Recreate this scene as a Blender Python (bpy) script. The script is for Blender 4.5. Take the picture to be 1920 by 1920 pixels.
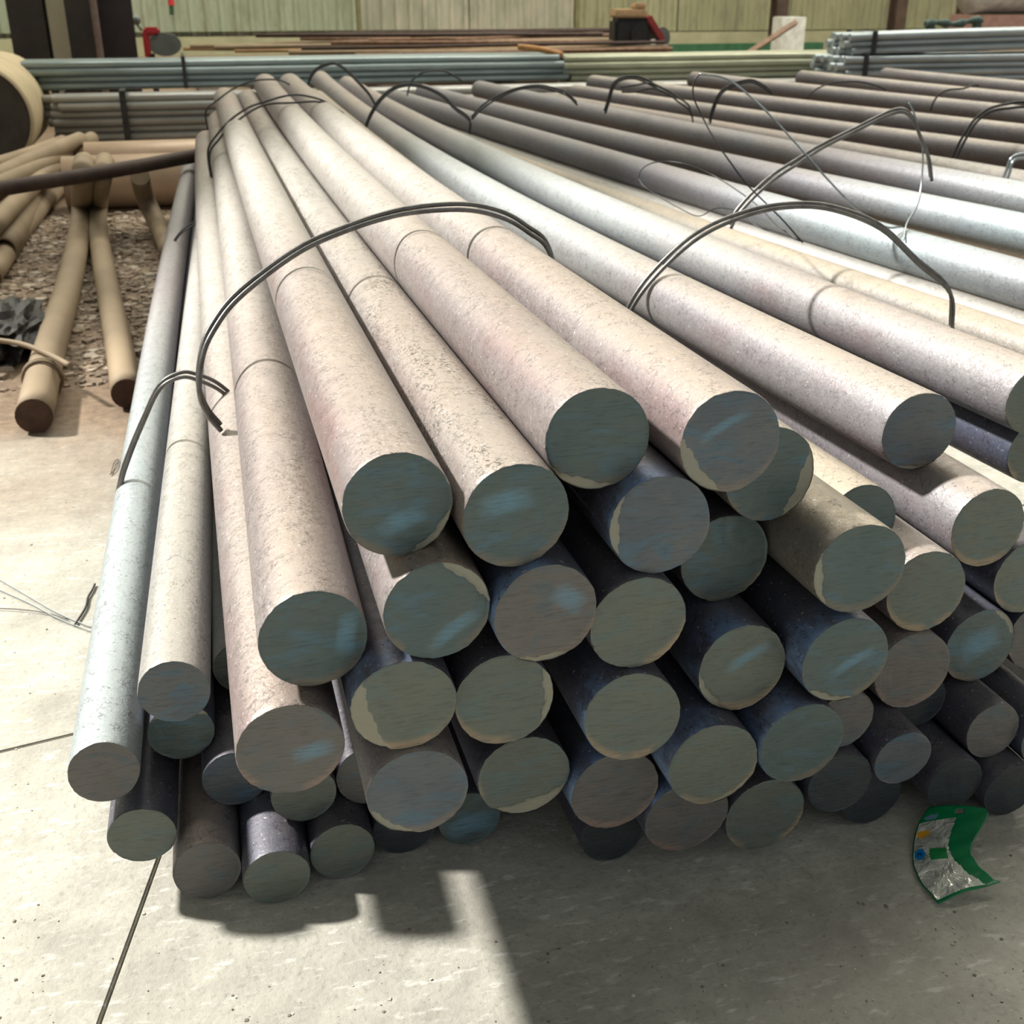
import bpy, bmesh, math, random
import numpy as np
from mathutils import Vector, Matrix
random.seed(7); rng = np.random.default_rng(7)
for o in list(bpy.data.objects): bpy.data.objects.remove(o)
SC = bpy.context.scene; COL = SC.collection

# ---------------- camera ----------------
F = 2150.0; PITCH = math.atan(985 / F); YAW = math.atan(640 / math.hypot(F, 985)); H = 1.03
FW = np.array([math.sin(YAW) * math.cos(PITCH), math.cos(YAW) * math.cos(PITCH), -math.sin(PITCH)])
RT = np.array([math.cos(YAW), -math.sin(YAW), 0.0]); UP = np.cross(RT, FW); CP = np.array([0, 0, H])
def ray(x, y): return FW + RT * (x - 960) / F - UP * (y - 960) / F
def onZ(x, y, z): d = ray(x, y); return CP + d * (z - H) / d[2]
def onY(x, y, Y): d = ray(x, y); return CP + d * Y / d[1]
cd = bpy.data.cameras.new('camera'); cam = bpy.data.objects.new('camera', cd); COL.objects.link(cam)
M = Matrix.Identity(4)
for i in range(3): M[i][0] = RT[i]; M[i][1] = UP[i]; M[i][2] = -FW[i]; M[i][3] = CP[i]
cam.matrix_world = M
cd.sensor_width = 36; cd.lens = 36 * F / 1920; cd.clip_start = .02; cd.clip_end = 200
cd.dof.use_dof = True; cd.dof.focus_distance = 1.35; cd.dof.aperture_fstop = 11
SC.camera = cam
SC.view_settings.view_transform = 'Standard'; SC.view_settings.look = 'None'
SC.view_settings.gamma = 1; SC.view_settings.use_curve_mapping = False
SC.view_settings.exposure = 0.0

# ---------------- daylight ----------------
W = bpy.data.worlds.new('world'); SC.world = W; W.use_nodes = True
bg = W.node_tree.nodes['Background']; bg.inputs[0].default_value = (0.93, 0.98, 1.0, 1); bg.inputs[1].default_value = 0.5
sd = bpy.data.lights.new('sun', 'SUN'); sun = bpy.data.objects.new('sun', sd); COL.objects.link(sun)
sd.energy = 8.1; sd.angle = math.radians(3.6); sd.color = (1.0, .965, .915)
SUNV = Vector((.88, -.55, -1.0)).normalized()
sun.rotation_euler = SUNV.to_track_quat('-Z', 'Y').to_euler(); sun.location = (-8, 10, 10)

# fill lamps added under the roof to brighten the back of the hall
for nm, x, y, sx, sy, e in (('fill_back', 6, 15.5, 34, 3.2, 4600), ('fill_mid', 8.6, 8.6, 30, 1.6, 1900)):
    ld = bpy.data.lights.new(nm, 'AREA'); lo = bpy.data.objects.new(nm, ld); COL.objects.link(lo); ld.shape = 'RECTANGLE'; ld.size = sx; ld.size_y = sy; ld.energy = e
    ld.color = (1.0, .96, .84); lo.location = (x, y, 11.85)

# ---------------- helpers ----------------
def tag(o, label=None, cat=None, group=None, kind=None):
    if label: o['label'] = label
    if cat: o['category'] = cat
    if group: o['group'] = group
    if kind: o['kind'] = kind
    return o
def link(name, me, mat=None, parent=None):
    o = bpy.data.objects.new(name, me); COL.objects.link(o)
    if mat is not None:
        for m in (mat if isinstance(mat, (list, tuple)) else [mat]): me.materials.append(m)
    if parent is not None: o.parent = parent
    return o
def empty(name, loc=(0, 0, 0), rz=0):
    o = bpy.data.objects.new(name, None); COL.objects.link(o); o.location = loc; o.rotation_euler = (0, 0, rz); o.empty_display_size = .1
    return o
def bm_obj(name, bm, mat, parent=None, smooth=False):
    bmesh.ops.recalc_face_normals(bm, faces=bm.faces)
    me = bpy.data.meshes.new(name); bm.to_mesh(me); bm.free()
    if smooth: me.polygons.foreach_set('use_smooth', [True] * len(me.polygons))
    return link(name, me, mat, parent)
def box(bm, lo, hi, bev=0, rot=None):
    c = [(lo[i] + hi[i]) / 2 for i in range(3)]; s = [hi[i] - lo[i] for i in range(3)]
    m = Matrix.Translation(c) @ (rot or Matrix.Identity(4)) @ Matrix.Diagonal((*s, 1))
    r = bmesh.ops.create_cube(bm, size=1, matrix=m)
    if bev:
        es = list({e for v in r['verts'] for e in v.link_edges})
        bmesh.ops.bevel(bm, geom=es, offset=bev, segments=2, affect='EDGES')
def cr(pts, n=8):
    """Catmull-Rom through pts"""
    P = [np.array(p, float) for p in pts]; P = [2 * P[0] - P[1]] + P + [2 * P[-1] - P[-2]]; out = []
    for i in range(1, len(P) - 2):
        for k in range(n):
            t = k / n; a, b, c, d = P[i - 1], P[i], P[i + 1], P[i + 2]
            out.append(.5 * (2 * b + (c - a) * t + (2 * a - 5 * b + 4 * c - d) * t * t + (3 * b - a - 3 * c + d) * t ** 3))
    out.append(P[-2]); return np.array(out)
def tube(bm, pts, r, seg=8, cap=True, flat=None):
    """sweep a circle (or an ellipse flat=(r_side,r_up)) along pts; r scalar or list"""
    P = np.asarray(pts, float); n = len(P); rr = np.full(n, r) if np.isscalar(r) else np.asarray(r)
    T = np.gradient(P, axis=0); T /= np.linalg.norm(T, axis=1)[:, None] + 1e-12
    u = np.cross(T[0], [0, 0, 1.0]);
    if np.linalg.norm(u) < 1e-3: u = np.cross(T[0], [0, 1.0, 0])
    rings = []
    for i in range(n):
        u = u - T[i] * (u @ T[i]); u /= np.linalg.norm(u); v = np.cross(T[i], u)
        rings.append([bm.verts.new(P[i] + rr[i] * (math.cos(a) * u + math.sin(a) * v)) for a in np.linspace(0, 2 * math.pi, seg, endpoint=False)])
    for i in range(n - 1):
        for k in range(seg):
            bm.faces.new((rings[i][k], rings[i][(k + 1) % seg], rings[i + 1][(k + 1) % seg], rings[i + 1][k]))
    if cap: bm.faces.new(rings[0][::-1]); bm.faces.new(rings[-1])
    return rings

# ---------------- materials ----------------
class NT:
    def __init__(s, name):
        s.m = bpy.data.materials.new(name); s.m.use_nodes = True; s.t = s.m.node_tree; s.N = s.t.nodes; s.L = s.t.links
        s.b = s.N['Principled BSDF']; s.tc = s.N.new('ShaderNodeTexCoord')
    def put(s, sock, v):
        if isinstance(v, bpy.types.NodeSocket): s.L.new(v, sock)
        elif v is not None:
            if isinstance(v, (tuple, list)) and len(v) == 3 and sock.type == 'RGBA': v = (*v, 1)
            sock.default_value = v
    def coord(s, kind='Object', scale=(1, 1, 1), seed=True, rot=(0, 0, 0)):
        mp = s.N.new('ShaderNodeMapping'); mp.inputs['Scale'].default_value = scale; mp.inputs['Rotation'].default_value = rot
        s.L.new(s.tc.outputs[kind], mp.inputs[0])
        if seed:
            oi = s.N.new('ShaderNodeObjectInfo'); mu = s.N.new('ShaderNodeMath'); mu.operation = 'MULTIPLY'; mu.inputs[1].default_value = 37.
            s.L.new(oi.outputs['Random'], mu.inputs[0]); cx = s.N.new('ShaderNodeCombineXYZ')
            for i in range(3): s.L.new(mu.outputs[0], cx.inputs[i])
            ad = s.N.new('ShaderNodeVectorMath'); s.L.new(mp.outputs[0], ad.inputs[0]); s.L.new(cx.outputs[0], ad.inputs[1]); return ad.outputs[0]
        return mp.outputs[0]
    def noise(s, vec, scale, detail=4, rough=.6, dist=0):
        n = s.N.new('ShaderNodeTexNoise'); s.put(n.inputs['Vector'], vec); n.inputs['Scale'].default_value = scale
        n.inputs['Detail'].default_value = detail; n.inputs['Roughness'].default_value = rough; n.inputs['Distortion'].default_value = dist
        return n.outputs[0]
    def voro(s, vec, scale, feat='F1'):
        n = s.N.new('ShaderNodeTexVoronoi'); n.feature = feat; s.put(n.inputs['Vector'], vec); n.inputs['Scale'].default_value = scale; return n.outputs[0]
    def ramp(s, f, stops):
        r = s.N.new('ShaderNodeValToRGB'); s.put(r.inputs[0], f); e = r.color_ramp.elements
        while len(e) < len(stops): e.new(.5)
        for i, (p, c) in enumerate(stops):
            e[i].position = p; c = (c, c, c) if np.isscalar(c) else c; e[i].color = (*c, 1)
        return r.outputs[0]
    def mix(s, f, a, b, mode='MIX'):
        m = s.N.new('ShaderNodeMix'); m.data_type = 'RGBA'; m.blend_type = mode
        s.put(m.inputs[0], f); s.put(m.inputs[6], a); s.put(m.inputs[7], b); return m.outputs[2]
    def math(s, op, a, b=None):
        m = s.N.new('ShaderNodeMath'); m.operation = op; s.put(m.inputs[0], a)
        if b is not None: s.put(m.inputs[1], b)
        m.use_clamp = False; return m.outputs[0]
    def smooth(s, v, a, b):
        m = s.N.new('ShaderNodeMapRange'); m.interpolation_type = 'SMOOTHSTEP'; s.put(m.inputs[0], v); m.inputs[1].default_value = a; m.inputs[2].default_value = b; return m.outputs[0]
    def bump(s, h, strength, dist, prev=None):
        b = s.N.new('ShaderNodeBump'); b.inputs['Strength'].default_value = strength; b.inputs['Distance'].default_value = dist
        s.L.new(h, b.inputs['Height'])
        if prev is not None: s.L.new(prev, b.inputs['Normal'])
        return b.outputs[0]
    def out(s, col=None, rough=.6, metal=0, spec=.5, normal=None):
        s.put(s.b.inputs['Base Color'], col); s.put(s.b.inputs['Roughness'], rough); s.put(s.b.inputs['Metallic'], metal)
        s.put(s.b.inputs['Specular IOR Level'], spec)
        if normal is not None: s.L.new(normal, s.b.inputs['Normal'])
        return s.m
def simple(name, col, rough=.6, metal=0, var=.25, scale=8, bump=0, spec=.4):
    n = NT(name); v = n.coord(); c = n.mix(n.ramp(n.noise(v, scale), [(.3, 0.), (.7, 1.)]), tuple(x * (1 - var) for x in col), tuple(min(1, x * (1 + var)) for x in col))
    nm = n.bump(n.noise(v, scale * 6), .4, bump) if bump else None
    return n.out(c, rough, metal, spec, nm)

def scale_steel(name, a, b, c, dust, speck=.5, dustamt=.8, pale=None, pale_end=2.9, pale_start=.75, blue=None):
    """hot rolled bar surface: mill scale a/b patches along the bar, c blush, tan dust lying on top, cracks and pits"""
    n = NT(name); v = n.coord()
    vl = n.coord(scale=(1, .25, 1))
    base = n.mix(n.ramp(n.noise(vl, 5, 3), [(.35, 0.), (.65, 1.)]), a, b)
    base = n.mix(n.ramp(n.noise(vl, 14, 4), [(.5, 0.), (.72, .75)]), base, c)
    fine = n.noise(v, 260, 5, .7)
    base = n.mix(n.ramp(fine, [(.32, .55), (.5, 0.), (.7, .0)]), base, tuple(x * .45 for x in a))
    # dust settled on the upward facing side
    geo = n.N.new('ShaderNodeNewGeometry'); sx = n.N.new('ShaderNodeSeparateXYZ'); n.L.new(geo.outputs['Normal'], sx.inputs[0])
    up = n.smooth(sx.outputs[2], .55, .98)
    dn = n.ramp(n.noise(vl, 9, 5), [(.3, .45), (.6, 1.)])
    dm = n.math('MULTIPLY', n.math('MULTIPLY', up, dn), dustamt)
    base = n.mix(dm, base, dust)
    if pale:   # sunlit brightness along the bar's middle, put into the colour as paler scale
        sy = n.N.new('ShaderNodeSeparateXYZ'); n.L.new(n.tc.outputs['Object'], sy.inputs[0])
        yy = n.math('ADD', sy.outputs[1], n.math('MULTIPLY', n.noise(vl, 3, 3), .5))
        base = n.mix(n.math('MULTIPLY', n.math('MULTIPLY', n.smooth(yy, pale_start, pale_start + 1.25), n.smooth(yy, pale_end + 1.6, pale_end)), .8), base, pale)
    if blue:   # blue temper scale near the sawn end, kept left to paint in its highlight
        sb = n.N.new('ShaderNodeSeparateXYZ'); n.L.new(n.tc.outputs['Object'], sb.inputs[0])
        bz = n.math('ADD', sb.outputs[1], n.math('MULTIPLY', n.noise(v, 16, 3), .16))
        bm_ = n.math('MULTIPLY', n.math('MULTIPLY', n.smooth(bz, .15, .07), n.smooth(sb.outputs[0], .025, -.02)), n.ramp(n.noise(n.coord(scale=(1, .4, 1)), 30, 4, .65), [(.36, 0.), (.56, 1.)]))
        base = n.mix(bm_, base, blue)
    # dark crumbly flecks in streaks
    vf = n.coord(scale=(1, .6, 1)); fl = n.noise(vf, 210, 2, .6, 1.2)
    patch = n.ramp(n.noise(n.coord(scale=(1, .16, 1)), 26, 3, .6), [(.44, .12), (.60, 1.)])
    flk = n.math('MULTIPLY', n.ramp(fl, [(.535, 0.), (.60, 1.)]), n.math('MULTIPLY', patch, speck))
    base = n.mix(flk, base, (.07, .06, .045))
    # pits with pale rims
    vd = n.voro(v, 95, 'F1'); pit = n.ramp(vd, [(.0, 0.), (.12, 1.)])
    nv = n.N.new('ShaderNodeTexNoise'); n.put(nv.inputs['Vector'], v); nv.inputs['Scale'].default_value = 70
    vm = n.N.new('ShaderNodeVectorMath'); vm.operation = 'MULTIPLY_ADD'; n.L.new(nv.outputs['Color'], vm.inputs[0]); vm.inputs[1].default_value = (.02, .02, .02); n.L.new(v, vm.inputs[2])
    crk = n.voro(vm.outputs[0], 70, 'DISTANCE_TO_EDGE')
    crm = n.math('MULTIPLY', n.ramp(crk, [(.0, 1.), (.045, 0.)]), n.ramp(n.noise(v, 34, 2), [(.48, 0.), (.58, .85)]))
    pits = n.ramp(n.voro(v, 130), [(.0, 1.), (.16, .9), (.24, 0.)]); pits = n.math('MULTIPLY', pits, n.ramp(n.noise(v, 75, 1), [(.55, 0.), (.62, .8)]))
    base = n.mix(pits, base, tuple(x * .3 for x in a))
    base = n.mix(n.ramp(n.noise(v, 190, 2, .5), [(.68, 0.), (.74, .7)]), base, (.62, .60, .57))
    base = n.mix(crm, base, tuple(x * .4 for x in a))
    nm = n.bump(n.noise(v, 120, 5, .65), .45, .0022)
    nm = n.bump(pit, .25, .001, nm); nm = n.bump(crm, -.5, .0008, nm)
    rough = n.ramp(n.noise(v, 60, 3), [(.3, .42), (.7, .62)])
    return n.out(base, rough, .3, .7, nm)
P_PINK = scale_steel('scale_pink', (.235, .195, .19), (.265, .24, .235), (.22, .14, .135), (.33, .275, .225), pale=(.40, .38, .35))
P_FLECK = scale_steel('scale_flecked', (.225, .195, .18), (.25, .225, .205), (.21, .145, .13), (.32, .27, .22), 1.0, pale=(.33, .315, .29))
P_MAUVE = scale_steel('scale_mauve', (.235, .22, .235), (.265, .255, .26), (.23, .16, .165), (.36, .30, .245), .35, pale=(.34, .375, .38))
P_GREY = scale_steel('scale_grey', (.31, .31, .30), (.28, .285, .285), (.31, .295, .26), (.38, .35, .30), .3, pale=(.40, .39, .37))
P_BLUE = scale_steel('scale_pale_blue', (.27, .335, .355), (.31, .335, .335), (.22, .31, .37), (.42, .43, .38), .2, .5)
P_SKYNEAR = scale_steel('scale_sky_near', (.23, .205, .215), (.25, .23, .235), (.21, .20, .22), (.32, .31, .30), .2, .5, pale=(.31, .365, .375), pale_end=1.0, pale_start=-1.2)
P_SKY = scale_steel('scale_sky_blue', (.19, .18, .20), (.22, .205, .215), (.18, .20, .25), (.30, .275, .255), .2, .5, pale=(.30, .375, .395), pale_end=1.5)
P_DARK = scale_steel('scale_dark', (.075, .075, .10), (.10, .095, .12), (.07, .10, .17), (.20, .18, .17), .2, .35)  # blue-black scale, with the pile's inner shade put into the colour
P_DARKBLUE = scale_steel('scale_dark_blue', (.075, .075, .10), (.10, .095, .12), (.07, .10, .17), (.20, .18, .17), .2, .35, blue=(.17, .27, .46))
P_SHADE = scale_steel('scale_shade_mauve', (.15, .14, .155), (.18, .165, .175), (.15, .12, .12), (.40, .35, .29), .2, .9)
P_TAN = scale_steel('scale_dusty_tan', (.19, .17, .15), (.22, .20, .165), (.16, .16, .16), (.34, .29, .22), .3, .95)

def face_mat(name, a, b, tint, warm=(.24, .20, .15)):
    n = NT(name); v = n.coord()
    vs = n.coord(scale=(7, 1, 55), rot=(0, .25, 0))
    str_ = n.noise(vs, 7, 4, .7)
    base = n.mix(n.ramp(n.noise(v, 14, 3, .5, .6), [(.38, 0.), (.62, 1.)]), a, b)
    base = n.mix(n.ramp(n.noise(n.coord(scale=(1, 1, 2.2), rot=(0, .6, 0)), 17, 2, .5, 1.2), [(.52, 0.), (.68, .8)]), base, tint)
    sx = n.N.new('ShaderNodeSeparateXYZ'); n.L.new(n.tc.outputs['Object'], sx.inputs[0])
    r2 = n.math('SQRT', n.math('ADD', n.math('MULTIPLY', sx.outputs[0], sx.outputs[0]), n.math('MULTIPLY', sx.outputs[2], sx.outputs[2])))
    rim = n.math('MULTIPLY', n.smooth(n.math('SUBTRACT', r2, n.math('MULTIPLY', sx.outputs[2], .22)), .050, .060), n.ramp(n.noise(v, 15, 2), [(.45, 0.), (.56, .9)]))
    base = n.mix(rim, base, warm)
    base = n.mix(n.ramp(str_, [(.3, .6), (.5, 0.)]), base, tuple(x * .5 for x in a))
    at = n.N.new('ShaderNodeAttribute'); at.attribute_name = 'lip'; base = n.mix(n.ramp(at.outputs['Fac'], [(.42, 0.), (.55, .8)]), base, (.27, .26, .20))
    sm_ = n.N.new('ShaderNodeAttribute'); sm_.attribute_name = 'smear'; base = n.mix(n.math('MULTIPLY', sm_.outputs['Fac'], n.ramp(str_, [(.3, .3), (.6, .75)])), base, (.12, .25, .34))
    nm = n.bump(str_, .6, .0011); nm = n.bump(n.noise(v, 22, 2, .4, .8), .5, .006, nm)
    return n.out(base, .48, .25, .5, nm)
F_TEAL = face_mat('cut_teal', (.072, .105, .108), (.085, .11, .105), (.07, .13, .165), (.15, .13, .10))
F_OLIVE = face_mat('cut_olive', (.125, .14, .115), (.115, .13, .115), (.10, .145, .14), (.27, .21, .14))
F_BROWN = face_mat('cut_brown', (.115, .112, .105), (.13, .12, .115), (.085, .115, .13), (.22, .16, .13))
F_SLATE = face_mat('cut_slate', (.085, .105, .125), (.11, .12, .125), (.07, .13, .18), (.16, .14, .12))
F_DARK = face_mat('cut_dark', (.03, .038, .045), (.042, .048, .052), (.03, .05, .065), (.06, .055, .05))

# radius, near end (x,y,z), (x,z) at y=3.2, (x,z) at y=6.3 in metres, scale colour, cut colour, label, lip
BARS = [
(0.055,(0.0335,0.9882,0.3224),(0.0433,0.3410),(0.0971,0.3501),P_PINK,F_BROWN,'thick pinkish bar at the left foot of the big bundle, with the largest dark end',None,(0.4, -0.1, 10, 0.45, 0.2)),
(0.055,(0.0670,1.0093,0.4354),(0.1077,0.4308),(0.1605,0.4407),P_PINK,F_TEAL,'thick speckled pink bar on the left flank, directly above the large dark foot end',None,(0.6, 0, 80, 0.5, 0.2)),
(0.055,(0.1581,1.0089,0.5721),(0.1698,0.5471),(0.1961,0.5459),P_PINK,F_TEAL,'thick pinkish bar in the top row, leftmost of its four, plain dark teal end',(315, 0.85),(0.05, -0.3, 20, 0.5, 0.2)),
(0.055,(0.2700,0.9818,0.5591),(0.2796,0.5219),(0.3060,0.5337),P_FLECK,F_TEAL,'black flecked thick bar in the top row, end face stained blue and brown',None,(-0.2, 0.3, 10, 0.55, 0.25)),
(0.055,(0.3630,1.0132,0.6185),(0.3687,0.5875),(0.3878,0.6081),P_PINK,F_TEAL,'thick rusty pink steel bar, highest of the bundle, even dark green end face',(250, 0.8),None),
(0.055,(0.4975,0.9902,0.6106),(0.4886,0.5934),(0.4984,0.6099),P_PINK,F_SLATE,'thick cracked pink bar at the right of the top row, blue streak across its end',(215, 0.72),(-0.15, 0.35, 28, 0.6, 0.1)),
(0.055,(0.5807,1.0549,0.5398),(0.5929,0.5187),(0.6205,0.5339),P_TAN,F_TEAL,'thick bar mostly hidden behind the end with the blue streak',(340, 0.7),None),
(0.055,(0.4248,0.9874,0.5275),(0.4410,0.4921),(0.4980,0.4993),P_DARKBLUE,F_SLATE,'thick dark bar under the top row, smooth grey end, blue scale on its shoulder',(180, 0.82),None),
(0.055,(0.1877,0.9771,0.4671),(0.2181,0.4248),(0.2783,0.4266),P_PINK,F_TEAL,'thick bar under the leftmost top bar, turquoise streak and orange lower rim',(45, 0.78),(0.3, -0.4, 33, 0.65, 0.16)),
(0.055,(0.2978,0.9688,0.4523),(0.3288,0.4217),(0.3881,0.4456),P_DARKBLUE,F_BROWN,'thick dark bar under the blue and brown stained end, brown face with orange foot',(270, 0.86),(0.45, 0.25, -35, 0.4, 0.25)),
(0.055,(0.4034,0.9802,0.4191),(0.4346,0.3810),(0.4850,0.3895),P_DARK,F_OLIVE,'thick dark steel bar with olive green oval end beneath the smooth grey end',None,None),
(0.055,(0.5456,1.0758,0.4298),(0.5513,0.4151),(0.5889,0.4273),P_DARK,F_TEAL,'thick dark bar with ragged upper rim, set back right of the smooth grey end',None,None),
(0.055,(0.6590,0.9767,0.4504),(0.6670,0.4136),(0.6982,0.4442),P_TAN,F_TEAL,'thick bar half sunlit tan on top, broad grey green end right of the middle',(190, 0.82),None),
(0.055,(0.8304,1.0839,0.3415),(0.8518,0.3098),(0.8574,0.3062),P_MAUVE,F_OLIVE,'steel bar tucked right behind the half sunlit tan bar, pale crescent lit above its end',None,None),
(0.05,(0.7613,1.1409,0.4196),(0.7660,0.3736),(0.7820,0.3800),P_TAN,F_TEAL,'dusty tan bar in the gap between two bundles, end partly covered at lower left',None,None),
(0.055,(0.9531,1.1433,0.3872),(0.9243,0.3934),(0.8987,0.4107),P_MAUVE,F_OLIVE,'thick mauve bar crossed by a shadow band, dark green end near the right edge',None,None),
(0.055,(0.8988,1.2432,0.4905),(0.8382,0.4636),(0.8113,0.4814),P_MAUVE,F_SLATE,'thick smooth grey bar alone right of the gap, even dark slate end',(270, 0.9),None),
(0.055,(1.1973,1.3819,0.4616),(1.1199,0.4359),(1.0197,0.4474),P_MAUVE,F_OLIVE,'thick pitted grey steel bar leaving at the right edge, top one of the second bundle',None,None),
(0.055,(1.2426,1.4125,0.3632),(1.1878,0.3316),(1.0932,0.3503),P_DARK,F_OLIVE,'dark steel bar directly under the thick pitted bar at the right edge',None,None),
(0.055,(1.0300,1.1394,0.3073),(0.9993,0.3122),(0.9687,0.3226),P_DARK,F_OLIVE,'thick dark bar cut by the right edge, below the mauve bar with shadow band',None,None),
(0.055,(0.1501,0.9765,0.3623),(0.1680,0.3263),(0.2151,0.3358),P_DARKBLUE,F_OLIVE,'thick dark bar, pale broken lip down the left of its end',(195, 0.62),None),
(0.055,(0.2606,0.9925,0.3398),(0.2881,0.3121),(0.3312,0.3240),P_DARK,F_OLIVE,'thick dark bar with wide olive oval end, just right of the broken lip end',(0, 0.8),None),
(0.055,(0.3989,0.9717,0.3066),(0.4048,0.2746),(0.4363,0.2897),P_DARKBLUE,F_OLIVE,'thick dark steel bar with blue scale on its shoulder, below the olive green oval end',None,None),
(0.055,(0.5477,1.0134,0.3196),(0.5626,0.3051),(0.6010,0.3174),P_DARKBLUE,F_OLIVE,'thick dark bar with a plain pale green end left of the diagonal blue smear',(215, 0.84),(0.1, 0.25, 25, 0.6, 0.14)),
(0.055,(0.6577,0.9780,0.3331),(0.6735,0.3030),(0.7109,0.3020),P_DARKBLUE,F_TEAL,'thick steel bar with blue flaking scale and a diagonal blue smear on its end',(250, 0.84),(0.15, -0.05, 28, 0.6, 0.13)),
(0.055,(0.8247,1.0771,0.2304),(0.8276,0.2018),(0.8390,0.1973),P_MAUVE,F_BROWN,'steel bar with thin pink sunlit rim above a rough grey end',None,None),
(0.055,(0.9583,1.1220,0.2202),(0.9434,0.2152),(0.9483,0.2138),P_DARK,F_TEAL,'steel bar with smooth pale teal end outlined by a white rim at upper left',(40, 0.85),(0, 0.1, 20, 0.6, 0.4)),
(0.05,(1.1171,1.2476,0.0599),(1.0995,0.1010),(1.0729,0.1431),P_DARK,F_BROWN,'brownish grey bar end peeping out lower right of the pale teal end',None,None),
(0.055,(0.5056,0.9801,0.2163),(0.5064,0.2098),(0.5305,0.2322),P_DARKBLUE,F_OLIVE,'thick bar with blue scale collar and broad olive end with yellow rim',(300, 0.86),None),
(0.055,(0.6157,0.9787,0.2261),(0.6170,0.2080),(0.6394,0.2131),P_DARKBLUE,F_TEAL,'thick bar with a clean pale green end, right of the yellow rimmed end',None,None),
(0.055,(0.5001,1.0272,0.1056),(0.4988,0.0984),(0.5464,0.1229),P_DARKBLUE,F_BROWN,'thick steel bar with brown grey end resting low, tucked under the yellow rimmed end',None,None),
(0.055,(0.6088,1.0304,0.0823),(0.6010,0.0556),(0.6339,0.0556),P_DARK,F_OLIVE,'thick bar on the floor with tilted oval end under the clean pale green end',None,None),
(0.055,(0.1603,0.9746,0.2523),(0.1811,0.2158),(0.2477,0.2302),P_MAUVE,F_SLATE,'thick bar below the broken lip end, chipped bright left rim on grey blue face',(230, 0.84),None),
(0.055,(0.2968,1.0426,0.1957),(0.3000,0.1954),(0.3564,0.2109),P_DARK,F_OLIVE,'thick bar with wide yellowish oval end, dark vertical stain and ragged lower lip',(285, 0.66),None),
(0.055,(0.4054,1.0293,0.1626),(0.3959,0.1403),(0.4366,0.1347),P_DARKBLUE,F_BROWN,'thick bar with plain brown end between the dark stained oval and yellow rimmed ends',None,None),
(0.041,(0.4273,1.0881,0.0416),(0.4169,0.0416),(0.4943,0.0416),P_DARK,F_DARK,'thin dark bar lying on the floor far under the plain brown end',None,None),
(0.041,(0.2575,1.1637,0.0454),(0.3040,0.0416),(0.4118,0.0416),P_DARK,F_TEAL,'thin dark teal bar on the floor, right below the chipped grey blue end',None,(0, -0.2, 10, 0.8, 0.4)),
(0.041,(0.1732,1.1722,0.0416),(0.2208,0.0416),(0.3293,0.0416),P_DARK,F_DARK,'thin nearly black bar on the floor left of the thin dark teal one',None,None),
(0.041,(0.1337,1.1962,0.1139),(0.1795,0.1132),(0.2881,0.1132),P_DARK,F_BROWN,'thin bar in the dark gap between the large foot end and chipped rim end',None,None),
(0.041,(0.0509,1.1802,0.1153),(0.0969,0.1131),(0.2054,0.1131),P_DARK,F_OLIVE,'thin bar with pale green end squeezed under the large dark end of the foot bar',None,None),
(0.041,(-0.0303,1.2312,0.1170),(0.0132,0.1125),(0.1220,0.1126),P_DARK,F_SLATE,'thin bar with blue grey end half covered by the large foot end',None,None),
(0.041,(-0.0038,1.3602,0.1999),(0.0485,0.1881),(0.1631,0.1840),P_GREY,F_OLIVE,'thin pale bar in the slot between outer left pair and big bundle',None,None),
(0.041,(-0.1768,1.1890,0.1878),(-0.1145,0.2116),(0.0234,0.2444),P_SKYNEAR,F_BROWN,'long pale bluish bar forming the outer left edge of the stack, dim brown grey end',None,None),
(0.041,(-0.0854,1.1892,0.2843),(-0.0117,0.2584),(0.1265,0.2579),P_GREY,F_SLATE,'long pale grey bar second from the left edge, dark slate blue end',None,None),
(0.041,(-0.0895,1.2665,0.1755),(-0.0384,0.1770),(0.0778,0.1823),P_DARK,F_TEAL,'thin bar with dark teal end directly beneath the dark slate blue end',(90, 0.6),None),
(0.041,(-0.1452,1.1777,0.0958),(-0.0841,0.1034),(0.0355,0.1114),P_DARK,F_OLIVE,'thin bar with green grey oval end below the outermost left bar',None,None),
(0.041,(-0.0747,1.1527,0.0468),(-0.0292,0.0416),(0.0799,0.0416),P_MAUVE,F_BROWN,'thin bar on the floor, sunlit patch on its side, brown end, leftmost on the ground',None,None),
(0.041,(0.0071,1.1206,0.0446),(0.0556,0.0416),(0.1641,0.0416),P_DARK,F_OLIVE,'thin bar on the floor, end pale above and dark below, bright chip on top',None,None),
(0.041,(0.0902,1.1482,0.0428),(0.1382,0.0416),(0.2467,0.0416),P_DARK,F_OLIVE,'thin dark bar on the floor right of the split pale and dark end',None,None),
(0.041,(0.7942,1.0268,0.1354),(0.7662,0.1272),(0.7894,0.1147),P_DARK,F_SLATE,'thin bar in the lower right shade with a dark notch at its foot',None,None),
(0.041,(0.9574,1.0652,0.1209),(0.9270,0.1201),(0.9007,0.1228),P_DARK,F_BROWN,'thin bar with round grey end in the shade, right of the notched grey end',None,None),
(0.045,(0.7115,1.0323,0.1095),(0.6802,0.1171),(0.7040,0.1296),P_DARK,F_DARK,'near black bar end in the deep shade left of the notched grey end',None,None),
(0.045,(0.7835,1.0620,0.0491),(0.7373,0.0456),(0.7375,0.0456),P_DARK,F_DARK,'near black bar on the floor right of the tilted oval end',None,None),
(0.041,(0.7091,1.0387,0.2015),(0.7193,0.1951),(0.7403,0.2081),P_DARK,F_BROWN,'small dim bar end peeping out right of the clean pale green end',None,None),
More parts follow.
